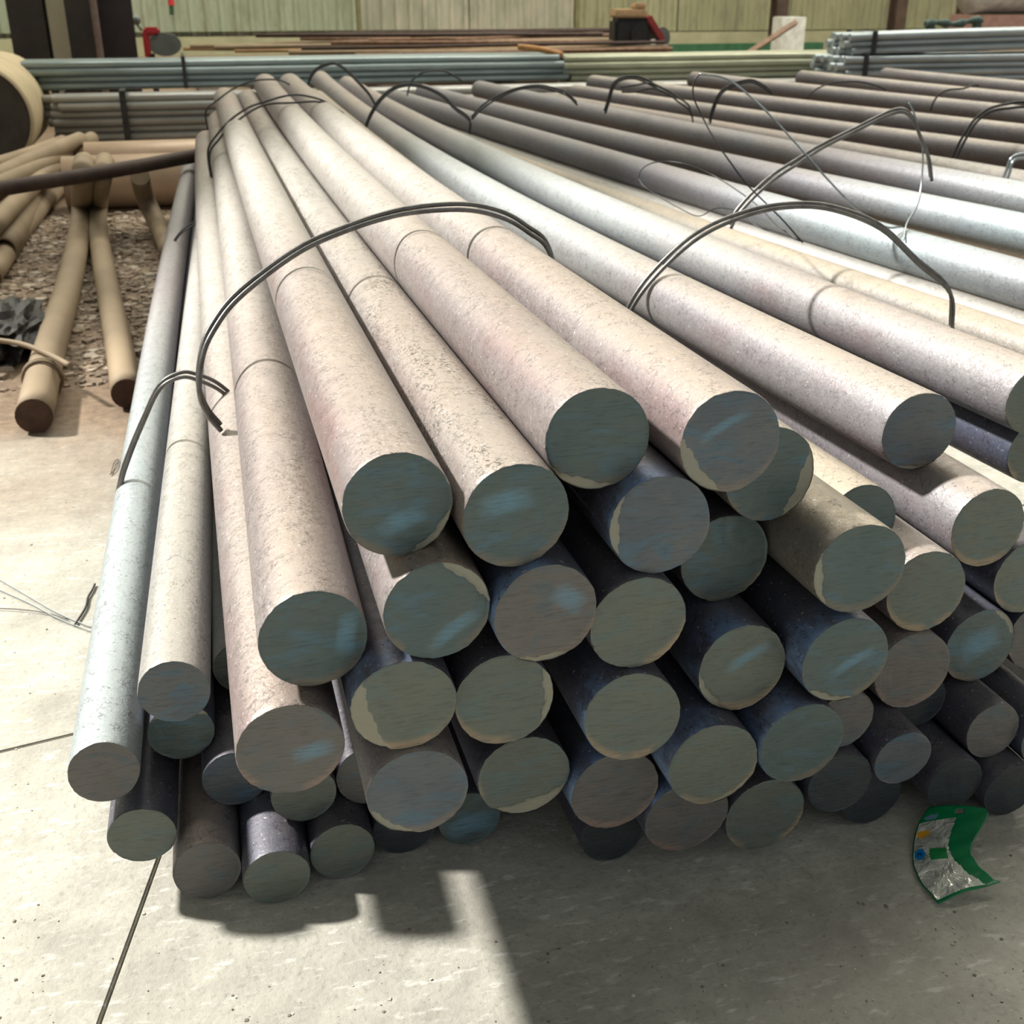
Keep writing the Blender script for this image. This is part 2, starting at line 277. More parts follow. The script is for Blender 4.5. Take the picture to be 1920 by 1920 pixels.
(0.041,(0.8772,1.1211,0.1460),(0.8440,0.1002),(0.8377,0.0469),P_DARK,F_DARK,'small dark bar end directly behind and below the pink rimmed rough grey end',None,None),
(0.041,(0.8964,1.0447,0.0612),(0.9021,0.0417),(0.9205,0.0416),P_DARK,F_DARK,'low dark bar on the floor just above the green foil wrapper',None,None),
(0.041,(0.9783,1.0333,0.0416),(0.9846,0.0416),(1.0038,0.0416),P_DARK,F_DARK,'low dim bar on the floor at the right edge, beside the green foil wrapper',None,None),
(0.041,(1.0389,1.0512,0.0989),(1.0098,0.1214),(0.9834,0.1239),P_DARK,F_SLATE,'dim bar end cut by the right edge, second layer from the floor',None,None),
(0.055,(1.0760,1.1406,0.2068),(1.0571,0.2165),(1.0538,0.2470),P_DARK,F_BROWN,'dim brown bar end cut by the right edge below the thick dark bar there',None,None),
(0.055,(1.9478,1.1487,0.4106),(1.7330,0.3954),(1.4212,0.3862),P_SKY,F_OLIVE,'pale blue bar running out at the right edge, nearest of three lit blue bars',None,None),
(0.055,(2.5000,1.1500,0.4200),(2.1500,0.3983),(1.6900,0.3934),P_SKY,F_OLIVE,'pale blue bar with thin shadow rings, middle of three lit blue bars',None,None),
(0.055,(2.8200,1.1500,0.4400),(2.5100,0.4183),(2.0600,0.4134),P_SKY,F_OLIVE,'pale blue bar at the right edge, furthest back of three lit blue bars',None,None),
(0.055,(1.9056,1.1718,0.3066),(1.6913,0.2928),(1.3712,0.2873),P_GREY,F_OLIVE,'cream topped bar lying low beneath the lowest lit blue bar',None,None),
(0.055,(1.7741,1.1591,0.3246),(1.5656,0.3055),(1.2593,0.3098),P_TAN,F_OLIVE,'dusty tan bar lying low beside the pitted grey bar of the second bundle',None,None),
(0.055,(3.5000,1.1500,0.3600),(3.2000,0.3383),(2.6200,0.3334),P_PINK,F_OLIVE,'reddish dusty bar lying low behind the furthest lit blue bar',None,None),
(0.055,(4.0500,1.5000,0.4000),(3.6500,0.3783),(2.8800,0.3734),P_SHADE,F_OLIVE,'dark grey bar of the shaded far bundle, nearest and lowest of its five',None,None),
(0.055,(4.3500,1.5000,0.4500),(3.9500,0.4283),(3.1200,0.4234),P_SHADE,F_OLIVE,'dusty topped bar of the shaded far bundle with dark side, second from the front',None,None),
(0.055,(4.9000,1.5000,0.4600),(4.5500,0.4383),(3.8000,0.4334),P_SHADE,F_OLIVE,'wide dust covered bar in the middle of the shaded far bundle',None,None),
(0.055,(5.6000,1.5000,0.4600),(5.2000,0.4383),(4.5000,0.4334),P_SHADE,F_OLIVE,'dust covered bar of the shaded far bundle, second from the back',None,None),
(0.055,(6.2000,1.5000,0.4700),(5.8000,0.4483),(5.1000,0.4434),P_SHADE,F_OLIVE,'dust covered bar at the back of the shaded far bundle, just before the cross stacks',None,None),
]

# ---------------- the hall ----------------
def concrete():
    n = NT('concrete'); w = n.coord('Generated', seed=False)
    geo = n.N.new('ShaderNodeNewGeometry'); pos = geo.outputs['Position']
    base = n.mix(n.ramp(n.noise(pos, 2.2, 5), [(.35, 0.), (.65, 1.)]), (.40, .39, .33), (.49, .475, .405))
    base = n.mix(n.ramp(n.noise(pos, 14, 6, .7), [(.35, .5), (.55, 0.)]), base, (.30, .29, .25))
    base = n.mix(n.ramp(n.noise(pos, 120, 3, .6), [(.32, .5), (.45, 0.), (.68, 0.), (.8, .5)]), base, (.24, .225, .19))
    # pale scuffs
    mp = n.N.new('ShaderNodeMapping'); mp.inputs['Scale'].default_value = (1, 3, 1); mp.inputs['Rotation'].default_value = (0, 0, .5); n.L.new(pos, mp.inputs[0])
    base = n.mix(n.ramp(n.noise(mp.outputs[0], 26, 4), [(.57, 0.), (.68, .75)]), base, (.66, .65, .59))
    base = n.mix(n.ramp(n.noise(pos, 5, 6, .7), [(.45, 0.), (.65, .6)]), base, (.26, .245, .21))
    # brown dirt trodden in around the scrap area
    sx = n.N.new('ShaderNodeSeparateXYZ'); n.L.new(pos, sx.inputs[0])
    y2 = n.math('ADD', sx.outputs[1], n.math('MULTIPLY', n.noise(pos, 1.6, 4), 1.4))
    dirt = n.smooth(y2, 2.7, 3.9)
    dcol = n.mix(n.ramp(n.noise(pos, 30, 5, .7), [(.35, 0.), (.65, 1.)]), (.13, .088, .056), (.25, .175, .11))
    base = n.mix(dirt, base, dcol)
    h = n.noise(pos, 90, 5, .7); nm = n.bump(h, .5, .003); nm = n.bump(n.noise(pos, 9, 4), .5, .01, nm)
    return n.out(base, .7, 0, .35, nm)
M_CONC = concrete()
M_JOINT = simple('joint', (.07, .065, .055), .9)
fb = bmesh.new(); box(fb, (-15, -6, -.2), (32, 24, -.03)); floor = bm_obj('floor', fb, M_JOINT); tag(floor, kind='structure')
def L1(y): return -.199 + .238 * (y - .992)
def L2(x): return 1.545 + .18 * (x + .367)
def slab(pts):
    bm = bmesh.new(); vs = [bm.verts.new((x, y, 0)) for x, y in pts]; f = bm.faces.new(vs)
    r = bmesh.ops.extrude_face_region(bm, geom=[f]); bmesh.ops.translate(bm, verts=[v for v in r['geom'] if isinstance(v, bmesh.types.BMVert)], vec=(0, 0, -.03))
    bmesh.ops.recalc_face_normals(bm, faces=bm.faces)
    bmesh.ops.bevel(bm, geom=[e for e in bm.edges if abs(e.verts[0].co.z) < 1e-4 and abs(e.verts[1].co.z) < 1e-4], offset=.002, segments=2, affect='EDGES')
    bm_obj('slab', bm, M_CONC, floor)
g = .0018
yi = (1.545 + .18 * (-.199 - .238 * .992 + .367)) / (1 - .18 * .238); xi = L1(yi)
slab([(-15, L2(-15) - g), (-15, -6), (L1(-6) - g, -6), (xi - g, yi - g)])
slab([(L1(-6) + g, -6), (6.0, -6), (6.0, L2(6) - g), (xi + g, yi - g)])
slab([(6.0 + 2 * g, -6), (32, -6), (32, L2(32) - g), (6.0 + 2 * g, L2(6) - g)])
slab([(-15, L2(-15) + g), (xi - g, yi + g), (L1(10) - g, 10), (-15, 10)])
slab([(xi + g, yi + g), (32, L2(32) + g), (32, 10), (L1(10) + g, 10)])
slab([(-15, 10 + 2 * g), (8, 10 + 2 * g), (8, 24), (-15, 24)])
slab([(8 + 2 * g, 10 + 2 * g), (32, 10 + 2 * g), (32, 24), (8 + 2 * g, 24)])

# roof with a long rooflight opening that lets the sun in
M_ROOF = simple('roof_sheet', (.42, .42, .38), .6, .1)
RZ = 12.0; hx0, hx1, hy0, hy1 = -13.0, -7.0, 2.2, 10.2
rb = bmesh.new()
box(rb, (-15, hy1, RZ), (32, 24, RZ + .15)); box(rb, (-15, -6, RZ), (32, hy0, RZ + .15))
box(rb, (-15, hy0, RZ), (hx0, hy1, RZ + .15)); box(rb, (hx1, hy0, RZ), (32, hy1, RZ + .15))
for x in range(-12, 32, 6): box(rb, (x - .1, hy1, RZ - .4), (x + .1, 24, RZ))
tag(bm_obj('ceiling', rb, M_ROOF), kind='structure')

# corrugated back wall
def wallmat(name, a, b, stain):
    n = NT(name); geo = n.N.new('ShaderNodeNewGeometry'); pos = geo.outputs['Position']
    mp = n.N.new('ShaderNodeMapping'); mp.inputs['Scale'].default_value = (1.6, 1, .5); n.L.new(pos, mp.inputs[0])
    c = n.mix(n.ramp(n.noise(mp.outputs[0], 1.2, 4), [(.35, 0.), (.65, 1.)]), a, b)
    c = n.mix(n.ramp(n.noise(mp.outputs[0], 2.4, 6, .7), [(.45, 0.), (.64, .85)]), c, stain)
    return n.out(c, .55, 0, .4)
WM = [wallmat('sheet_green', (.27, .31, .22), (.33, .36, .26), (.20, .21, .14)), wallmat('sheet_stained', (.24, .25, .18), (.33, .33, .25), (.42, .38, .30)), wallmat('sheet_yellow', (.27, .27, .155), (.33, .32, .19), (.19, .185, .115))]
WY = 21.0
def corrugated(name, x0, x1, y, z0, z1, mat, parent=None, axis='x', pitch=.24):
    bm = bmesh.new(); n = max(1, int(round((x1 - x0) / pitch))); p = (x1 - x0) / n; prof = []
    for i in range(n): prof += [(x0 + p * i, 0), (x0 + p * (i + .55), 0), (x0 + p * (i + .65), -.035), (x0 + p * (i + .9), -.035)]
    prof.append((x1, 0)); prev = None
    for (u, d) in prof:
        a = (u, y + d, z0) if axis == 'x' else (y - d, u, z0); b = (a[0], a[1], z1)
        cur = (bm.verts.new(a), bm.verts.new(b))
        if prev: bm.faces.new((prev[0], cur[0], cur[1], prev[1]))
        prev = cur
    return bm_obj(name, bm, mat, parent)
def wx(px, y=WY): return float(onY(px, 40, y)[0])
wall = corrugated('wall_back', -15, 32, WY + .12, 0, RZ, WM[1]); tag(wall, kind='structure')
edges = [-15, -9, -4, wx(250), wx(672), wx(880), wx(1080), wx(1270), wx(1465), wx(1680), 16, 20, 26, 32]
wmi = [0, 0, 0, 0, 1, 1, 2, 2, 2, 2, 2, 1, 0]
for i in range(len(edges) - 1):
    corrugated('panel', edges[i] + .01, edges[i + 1] - .01, WY, .36 if edges[i] < wx(1070) else .30, RZ, WM[wmi[i]], wall)
M_CREAM = simple('cream_plinth', (.34, .33, .20), .7, 0, .15, 3)
pb = bmesh.new(); box(pb, (-15, WY - .10, 0), (32, WY + .1, .28)); bm_obj('plinth', pb, M_CREAM, wall)
M_BROWN = simple('brown_paint', (.075, .05, .035), .6, .1, .4, 3)
M_DKBROWN = simple('dark_brown_paint', (.035, .027, .02), .55, .1, .4, 3)
M_THIN = simple('post_olive', (.16, .15, .07), .6, .1)
def hbeam(name, x, y, w, d, h, mat, lab, cat='column', parent=None, grp=None):
    o = empty(name, (x, y, 0)); tag(o, lab, cat, grp)
    for s, nm in ((-1, 'flange'), (1, 'flange')):
        bm = bmesh.new(); box(bm, (-w / 2, s * d / 2 - .012, 0), (w / 2, s * d / 2 + .012, h), .003); bm_obj(nm, bm, mat, o)
    bm = bmesh.new(); box(bm, (-.012, -d / 2, 0), (.012, d / 2, h)); bm_obj('web', bm, mat, o)
    bm = bmesh.new(); box(bm, (-w / 2 - .06, -d / 2 - .06, 0), (w / 2 + .06, d / 2 + .06, .03)); bm_obj('base_plate', bm, mat, o)
    return o
hbeam('steel_column', wx(673, 20.5), 20.5, .07, .1, RZ, M_THIN, 'thin olive post on the back wall left of its stained sheets')
hbeam('steel_column', wx(1081, 20.5), 20.5, .08, .1, RZ, M_THIN, 'thin olive post on the back wall left of the dark machine')
hbeam('steel_column', wx(1459, 20.2), 20.2, .22, .25, RZ, M_BROWN, 'brown steel column at the back wall beside the leaning rusty plank')
hbeam('steel_column', wx(1681, 20.2), 20.2, .22, .25, RZ, M_BROWN, 'brown steel column at the back wall right of the white box')
hbeam('steel_column', wx(1798, 20.2), 20.2, .1, .12, RZ, M_BROWN, 'narrow brown post left of the pale tank in the far corner')
hbeam('steel_column', wx(50, 10.6), 10.75, .27, .3, RZ, M_DKBROWN, 'wide dark brown steel column at far left behind the big tan drum')
hbeam('steel_column', wx(153, 10.6), 10.75, .23, .3, RZ, M_DKBROWN, 'dark brown steel column between the cream sheet and the pale conduit')
hbeam('steel_column', wx(217, 10.9), 11.0, .27, .3, RZ, simple('umber', (.03, .02, .018), .5), 'dark umber steel column right of the pale conduit')
M_CRS = simple('cream_sheet', (.85, .80, .58), .6, 0, .12, 3)
bm = bmesh.new(); xx = wx(107, 11.3); box(bm, (xx - .17, 11.3, 0), (xx + .17, 11.34, 5), .004); bm_obj('cladding_sheet', bm, M_CRS)
tag(bpy.data.objects['cladding_sheet'], 'cream upright sheet between two dark brown columns at far left', 'sheet')
bm = bmesh.new(); xx = wx(180, 10.5); tube(bm, [(xx, 10.45, 0), (xx, 10.45, 5)], .028, 12)
tag(bm_obj('conduit', bm, simple('conduit_paint', (.28, .23, .22), .5), smooth=True), 'pale pinkish conduit pipe standing between two dark columns', 'pipe')
# side wall
wl = corrugated('wall_left', -6, 24, -14.9, 0, RZ, WM[0], axis='y'); tag(wl, kind='structure')

# ---------------- steel bars ----------------
def bar_path(P, Mi, Fr, y):
    y0, ym, yf = P[1], 3.2, 6.3
    a = (y - ym) * (y - yf) / ((y0 - ym) * (y0 - yf)); b = (y - y0) * (y - yf) / ((ym - y0) * (ym - yf)); c = (y - y0) * (y - ym) / ((yf - y0) * (yf - ym))
    return np.array([a * P[0] + b * Mi[0] + c * Fr[0], y, a * P[2] + b * Mi[1] + c * Fr[1]])
RUST = {}
def steel_bar(R, P, Mi, Fr, sm, fm, label, lip, smear, yend):
    P = np.array(P); ys = np.concatenate([[P[1], P[1] + .0015, P[1] + .01], np.linspace(P[1] + .12, yend - .002, 18), [yend]])
    pts = np.array([bar_path(P, Mi, Fr, y) for y in ys]); SEG = 64
    o_ = P.copy(); th = np.linspace(0, 2 * np.pi, SEG, endpoint=False)
    tx, tz = rng.normal(0, .03), rng.normal(.0, .04)
    oo = 1 + .008 * np.sin(2 * th + rng.uniform(0, 6)) + .004 * np.sin(5 * th + rng.uniform(0, 6))
    edge = 1 + .006 * rng.normal(size=SEG)
    V = []; Fc = []
    for i, p in enumerate(pts):
        r = R * oo * (.988 * edge if i == 0 else (.998 if i == 1 else 1.0)) * (.985 if i == len(pts) - 1 else 1)
        x = r * np.cos(th); z = r * np.sin(th); y = (tx * x + tz * z) * (1 if i < 3 else 0)
        V.append(np.stack([p[0] - o_[0] + x, p[1] - o_[1] + y, p[2] - o_[2] + z], 1))
    V = np.concatenate(V); n = len(pts)
    for i in range(n - 1):
        for k in range(SEG):
            k2 = (k + 1) % SEG; Fc.append((i * SEG + k, (i + 1) * SEG + k, (i + 1) * SEG + k2, i * SEG + k2))
    Fc.append(tuple((n - 1) * SEG + k for k in range(SEG - 1, -1, -1)))
    me = bpy.data.meshes.new('steel_bar'); me.from_pydata(V.tolist(), [], Fc); me.polygons.foreach_set('use_smooth', [True] * (len(Fc) - 1) + [False]); me.update()
    o = link('steel_bar', me, sm); o.location = P; tag(o, label, 'steel bar')
    # sawn face
    if lip is None: lip = (0, 5)
    la = math.radians(lip[0]); ld = lip[1]; NR = 22; V = [(0, tx * 0, 0)]; Fc = []
    jit = rng.normal(0, .02, SEG); ph = rng.uniform(0, 6)
    def smv(x, z):
        if not smear: return 0.0
        a = math.radians(smear[2]); x = x / R - smear[0]; z = z / R - smear[1]; u = x * math.cos(a) + z * math.sin(a); w = -x * math.sin(a) + z * math.cos(a) + .18 * u * u
        return max(0.0, 1 - (u / smear[3]) ** 2) * max(0.0, 1 - (w / smear[4]) ** 2) ** .7
    lipv = [0.0]; smvv = [smv(0, 0)]
    def isl(x, z, soft=False):
        d = (x * math.cos(la) + z * math.sin(la)) / R; s = (-x * math.sin(la) + z * math.cos(la)) / R
        e = d - (ld - .12 * s * s + .02 * math.sin(9 * s + ph) + .015 * math.sin(23 * s))
        return e / .05 + .5 if soft else e > 0
    for j in range(1, NR + 1):
        f = .988 * (j / NR) ** .8
        for k in range(SEG):
            r = R * oo[k] * f * (edge[k] if j == NR else 1); x = r * math.cos(th[k]); z = r * math.sin(th[k])
            y = tx * x + tz * z + (.0015 if isl(x, z) else 0) - (.0007 * math.sin(3.3 * x / R + ph) if j < NR else 0)
            V.append((x, y, z)); lipv.append(min(1, max(0, isl(x, z, True)))); smvv.append(smv(x, z))
    for k in range(SEG):
        Fc.append((0, 1 + k, 1 + (k + 1) % SEG))
    for j in range(NR - 1):
        for k in range(SEG):
            a = 1 + j * SEG; k2 = (k + 1) % SEG; Fc.append((a + k, a + SEG + k, a + SEG + k2, a + k2))
    me = bpy.data.meshes.new('cut_face'); me.from_pydata(V, [], Fc); me.materials.append(fm)
    me.attributes.new('lip', 'FLOAT', 'POINT').data.foreach_set('value', lipv); me.attributes.new('smear', 'FLOAT', 'POINT').data.foreach_set('value', smvv); me.polygons.foreach_set('use_smooth', [True] * len(Fc)); me.update()
    c = bpy.data.objects.new('cut_face', me); COL.objects.link(c); c.parent = o; c.location = (0, -.0003, 0)
    return o
NF = len(BARS)
for i, (R, P, Mi, Fr, sm, fm, lab, lip, smr) in enumerate(BARS):
    X = P[0]
    yend = 5.95 + rng.uniform(-.12, .05) if X < .75 else (7.55 + rng.uniform(-.2, .05) if X < 1.5 else 7.75 + rng.uniform(-.1, .05))
    b = steel_bar(R, P, Mi, Fr, sm, fm, lab, lip, smr, yend)

# ---------------- wires and ties ----------------
M_WIRE = simple('tie_wire', (.16, .155, .145), .38, .7, .3, 40, .0004)
M_WIRED = simple('tie_wire_dark', (.05, .05, .05), .5, .5, .3, 40)
M_BRIGHT = simple('bright_wire', (.35, .4, .42), .25, .9, .2, 40)
def pts3(l, Y):
    out = []
    for p in l:
        y = p[2] if len(p) > 2 else Y
        out.append(onY(p[0], p[1], y))
    return out
def tie(l, Y, r, gap, label, extra0=None, extra1=None, mat=None, n=2, name='wire_tie', cat='wire tie', grp=None):
    pts = pts3(l, Y)
    if extra0: pts = [pts[0] + np.array(extra0)] + pts
    if extra1: pts = pts + [pts[-1] + np.array(extra1)]
    path = cr(pts, 6); mid = path.mean(0)
    o = empty(name, tuple(mid)); tag(o, label, cat, grp)
    m = len(path)
    for s in range(n):
        off = (s - (n - 1) / 2) * gap * (1 + .25 * np.sin(np.linspace(0, 9, m)))
        p = path - mid; p = p + np.stack([0 * off, .75 * off, .8 * off], 1)
        bm = bmesh.new(); tube(bm, p, r, 8); bm_obj('strand', bm, mat or M_WIRE, o, True)
    return o
tie([(414, 802, 1.80), (388, 770, 1.80), (373, 725, 1.80), (381, 655, 1.82), (405, 605, 1.84), (440, 560, 1.86), (500, 510, 1.88), (570, 463, 1.90), (640, 432, 1.92), (710, 408, 1.94), (780, 393, 1.95), (870, 388, 1.95), (940, 402, 1.95), (990, 430, 1.95), (1030, 470, 1.95)], 2.0, .0043, .0098,
    'heavy double wire loop over the big bundle in the centre, ends dropping down both flanks', None, (.03, 0, -.12))
tie([(1180, 580), (1230, 510), (1310, 440), (1400, 400), (1480, 385), (1560, 390), (1650, 425), (1720, 490), (1780, 545)], 2.03, .0042, .0096,
    'grey double wire loop arching above the smooth grey bar and pitted bar at right', (-.02, 0, -.08), (.02, 0, -.08))
tie([(1385, 395), (1440, 340), (1500, 300), (1540, 275), (1600, 245), (1680, 208), (1710, 220), (1725, 255), (1740, 292)], 2.75, .0046, .0105,
    'shiny kinked double wire loop over the pale blue bars', (-.02, 0, -.04), (.02, 0, -.06))
tie([(221, 968), (226, 905), (243, 850), (268, 790), (300, 725), (340, 703), (372, 708), (405, 722)], 1.98, .0036, .009,
    'double wire loop round the two pale bars at the left edge', (.03, 0, -.08), (.03, 0, -.03))
tie([(327, 497), (321, 470), (332, 445), (352, 426), (388, 408)], 4.0, 0.0025, 0.0096, 'small dark wire loop at far left flank of stack above the two pale bars', (.03, 0, -.05), (.05, 0, .0), M_WIRED)
tie([(390, 283), (405, 255), (432, 225), (465, 202), (490, 193), (530, 181), (560, 178), (592, 184), (612, 192)], 4.45, 0.0037, 0.0112, 'dark wire over the far part of the big bundle, upper of a crossing pair', (0, 0, -.1), (.06, 0, -.04), M_WIRED, 1)
tie([(393, 290), (410, 262), (436, 234), (475, 206), (505, 195), (545, 193), (600, 191), (630, 207), (668, 232)], 4.42, 0.0037, 0.0112, 'dark wire over the far part of the big bundle, lower of a crossing pair', (0, 0, -.1), (.05, 0, -.03), M_WIRED, 1)
tie([(386, 208), (410, 186), (440, 165), (470, 153), (500, 149), (530, 152), (556, 168)], 5.4, 0.0037, 0.0112, 'dark wire near the far ends of the big bundle', (0, 0, -.08), (.05, 0, -.04), M_WIRED, 1)
tie([(578, 160), (585, 140), (600, 126), (625, 119), (645, 128), (660, 142), (690, 174)], 5.4, 0.0037, 0.0096, 'dark wire ring standing up at the far end between the bundles', (0, 0, -.05), (.03, 0, -.05), M_WIRED)
tie([(686, 238), (698, 210), (715, 185), (740, 165), (770, 159), (800, 165), (830, 180), (852, 202), (880, 224)], 4.55, 0.0038, 0.0096, 'dark double wire hoop over far smooth bars, left of its twin hoop', (-.02, 0, -.08), (.0, 0, -.05), M_WIRED)
tie([(884, 222), (905, 200), (930, 184), (960, 170), (990, 163), (1020, 163), (1060, 175)], 4.6, 0.0038, 0.0096, 'dark wire hoop over far bars, right of its twin hoop', None, (.05, 0, -.04), M_WIRED)
tie([(770, 155), (783, 142), (800, 134), (830, 133), (848, 140)], 5.9, 0.0043, 0.0096, 'small dark wire arch at the far end of the middle bundle', (-.02, 0, -.06), (.05, 0, -.03), M_WIRED, 1)
tie([(1142, 186), (1150, 160), (1165, 148), (1190, 145), (1212, 152)], 5.6, 0.0056, 0.0144, 'dark wire arch on the dusty far bundle at its left', (-.02, 0, -.06), (.06, 0, -.03), M_WIRED)
tie([(1165, 168), (1190, 166), (1220, 161), (1250, 172), (1270, 186), (1292, 202)], 5.0, 0.0040, 0.0240, 'dark split wire hanging over the side of the dusty far bundle', None, (.02, 0, -.05), M_WIRED)
tie([(1336, 208), (1345, 185), (1356, 170), (1380, 157), (1410, 152), (1436, 165)], 5.1, 0.0050, 0.0120, 'dark wire arch behind the bright wire loop', (-.01, 0, -.05), (.03, 0, -.02), M_WIRED)
tie([(1524, 172), (1545, 160), (1570, 154), (1610, 153), (1646, 161)], 5.6, 0.0043, 0.0096, 'thin brown wire arch on dusty bars above the kinked double loop', (-.03, 0, -.03), (.05, 0, -.02), M_WIRED, 1)
tie([(1750, 192), (1762, 176), (1780, 168), (1805, 166), (1826, 160)], 5.4, 0.0050, 0.0096, 'thin brown wire on dusty bars left of the big dark hoop', (-.01, 0, -.04), (.03, 0, .0), M_WIRED, 1)
tie([(1792, 290), (1806, 262), (1828, 228), (1855, 207), (1890, 199), (1935, 197)], 4.35, 0.0056, 0.0192, 'wide dark double hoop over the shaded far bundle at right edge', (-.02, 0, -.06), (.3, 0, -.05), M_WIRED)
tie([(1890, 322), (1896, 303), (1908, 294), (1930, 296)], 3.3, .005, .016, 'pale bent wire end at the right edge behind the blue bars', (-.01, 0, -.03), (.1, 0, -.05), M_BRIGHT)
def wire(l, r, label, mat=M_WIRED, cat='wire', grp=None, name='loose_wire', glint=None):
    pts = [onY(*p) for p in l]; path = cr(pts, 8); bm = bmesh.new(); m = path[0].copy(); tube(bm, path - m, r, 6); o = bm_obj(name, bm, mat, None, True); o.location = m
    return tag(o, label, cat, grp)
wire([(1505, 455, 2.6), (1470, 415, 2.62), (1440, 385, 2.65), (1400, 345, 2.7), (1370, 305, 2.72), (1340, 262, 2.75), (1315, 215, 2.8), (1300, 180, 2.8), (1302, 152, 2.8), (1312, 139, 2.8)], .0022, 'thin dark wire rising from the blue bars, left leg of a tall loop')
wire([(1312, 139, 2.8), (1350, 144, 2.79), (1375, 155, 2.78), (1408, 182, 2.77), (1440, 212, 2.76), (1480, 255, 2.75), (1520, 300, 2.72), (1560, 345, 2.7), (1610, 395, 2.68), (1660, 425, 2.66), (1690, 425, 2.65)], .0028, 'thin bright wire sloping down from the top of a tall loop with glints', M_BRIGHT)
wire([(1704, 192, 2.8), (1716, 218, 2.79), (1722, 248, 2.78), (1730, 285, 2.77), (1728, 340, 2.74), (1720, 385, 2.7), (1700, 420, 2.66), (1694, 450, 2.6)], .0024, 'thin pale wire hanging beside the kinked double loop', M_BRIGHT)
wire([(1197, 335, 3.2), (1203, 318, 3.2), (1222, 306, 3.2), (1250, 303, 3.2), (1285, 308, 3.15), (1335, 328, 3.1), (1375, 352, 3.0), (1420, 385, 2.9), (1455, 420, 2.75), (1495, 450, 2.65)], .0018, 'thin wire curl lying on the lit bars left of the tall loop')
wire([(1197, 335, 3.2), (1208, 350, 3.15), (1235, 368, 3.1), (1270, 388, 3.0), (1310, 405, 2.9), (1345, 390, 2.9), (1390, 398, 2.85), (1420, 425, 2.75), (1500, 452, 2.6)], .0016, 'thin wire trailing low along the bars under the grey arching loop')
M_FW = simple('dull_wire', (.30, .34, .34), .55, .2)
# floor wires
def fwire(l, r, label, mat, grp=None, z=.004):
    pts = [onZ(p[0], p[1], z) for p in l]; path = cr(pts, 6); m = path[0].copy(); bm = bmesh.new(); tube(bm, path - m, r, 6); o = bm_obj('loose_wire', bm, mat, None, True); o.location = m; return tag(o, label, 'wire', grp)
fwire([(-40, 1068), (0, 1087), (60, 1122), (110, 1150), (176, 1178)], .0011, 'upper of two pale wires crossing the lit floor at left edge', M_FW)
fwire([(-40, 1088), (0, 1106), (60, 1133), (110, 1160), (178, 1186)], .0011, 'lower of two pale wires crossing the lit floor at left edge', M_FW)
fwire([(-20, 1140), (40, 1143), (90, 1150), (128, 1162)], .0009, 'hair thin dark wire on the lit floor under the two pale wires', M_WIRED)
fwire([(178, 1095), (172, 1108), (165, 1120), (160, 1140), (140, 1172)], .0022, 'short twisted twig of wire beside the pale wires', M_WIRED)
fwire([(208, 888), (214, 868), (222, 862), (218, 878), (206, 890)], .0010, 'tiny bent wire ring on the dusty floor left of the pale bars', M_WIRED)

# ---------------- green wrapper ----------------
def wrapper():
    Lp = [(1742, 1513, .028), (1722, 1545, .016), (1712, 1585, .006), (1713, 1625, .003), (1730, 1660, .003), (1760, 1694, .004)]
    Rp = [(1848, 1516, .040), (1852, 1532, .040), (1822, 1585, .034), (1826, 1610, .028), (1848, 1636, .02), (1876, 1656, .014)]
    A = cr([onZ(*p) for p in Lp], 12); B = cr([onZ(*p) for p in Rp], 12); n = len(A); m = 48; org = A.mean(0); org[2] = 0
    V = []; Fc = []; Ma = []
    for i in range(n):
        for j in range(m + 1):
            t = j / m; p = A[i] * (1 - t) + B[i] * t - org; p[2] += .0012 * math.sin(9 * t + i * .5) * (i / n) + .004 * math.sin(math.pi * t); V.append(tuple(p))
    for i in range(n - 1):
        for j in range(m):
            u = (i + .5) / (n - 1); t = (j + .5) / m
            if .07 < u < .15 and .50 < t < .62 and (u - .07) / .08 + abs(t - .56) * 8 < 1.35: continue
            k = 1
            border = t < .03 or t > .93 or u > .965 or u < .02
            if border: k = 0
            elif u < .2: k = 0 if t > .26 else (2 if (u - .15) ** 2 / .035 ** 2 + (t - .17) ** 2 / .1 ** 2 < 1 else 0)
            elif t > .47 + .33 * u: k = 0
            elif (u - .31) ** 2 / .035 ** 2 + (t - .13) ** 2 / .10 ** 2 < 1: k = 3
            elif (u - .50) ** 2 / .05 ** 2 + (t - .13) ** 2 / .10 ** 2 < 1: k = 4
            elif .45 < u < .58 and .3 < t < .58: k = 5
            if k == 4 and abs(u - .5) < .022 and (abs(t - .095) < .012 or abs(t - .165) < .012 or (u < .5 and abs(abs(t - .13) - (.5 - u) * 1.1) < .012)): k = 6
            a = i * (m + 1) + j; Fc.append((a, a + 1, a + m + 2, a + m + 1)); Ma.append(k)
    me = bpy.data.meshes.new('foil_wrapper'); me.from_pydata(V, [], Fc); me.update()
    foil = NT('foil'); v = foil.coord(); fo = foil.out(foil.mix(foil.ramp(foil.noise(v, 45, 4, .7), [(.4, 0.), (.6, 1.)]), (.62, .64, .58), (.92, .92, .84)), .24, .45, .5, foil.bump(foil.noise(v, 50, 3, .5, 1), .8, .008))
    mats = [simple('print_green', (.0, .17, .055), .35, 0, .25, 30), fo, simple('print_paleblue', (.12, .22, .30), .3), simple('print_orange', (.75, .36, .03), .35, 0, .1),
            simple('print_blue', (.01, .22, .55), .35, 0, .05), simple('print_leafgreen', (.02, .24, .07), .35), simple('print_navy', (.01, .06, .2), .35)]
    o = link('foil_wrapper', me, mats); me.polygons.foreach_set('material_index', Ma); me.polygons.foreach_set('use_smooth', [True] * len(Fc))
    o.location = org; s = o.modifiers.new('s', 'SOLIDIFY'); s.thickness = .0006
    tag(o, 'bent green and silver foil wrapper with a round blue mark, lying on the shaded floor', 'wrapper')
wrapper()

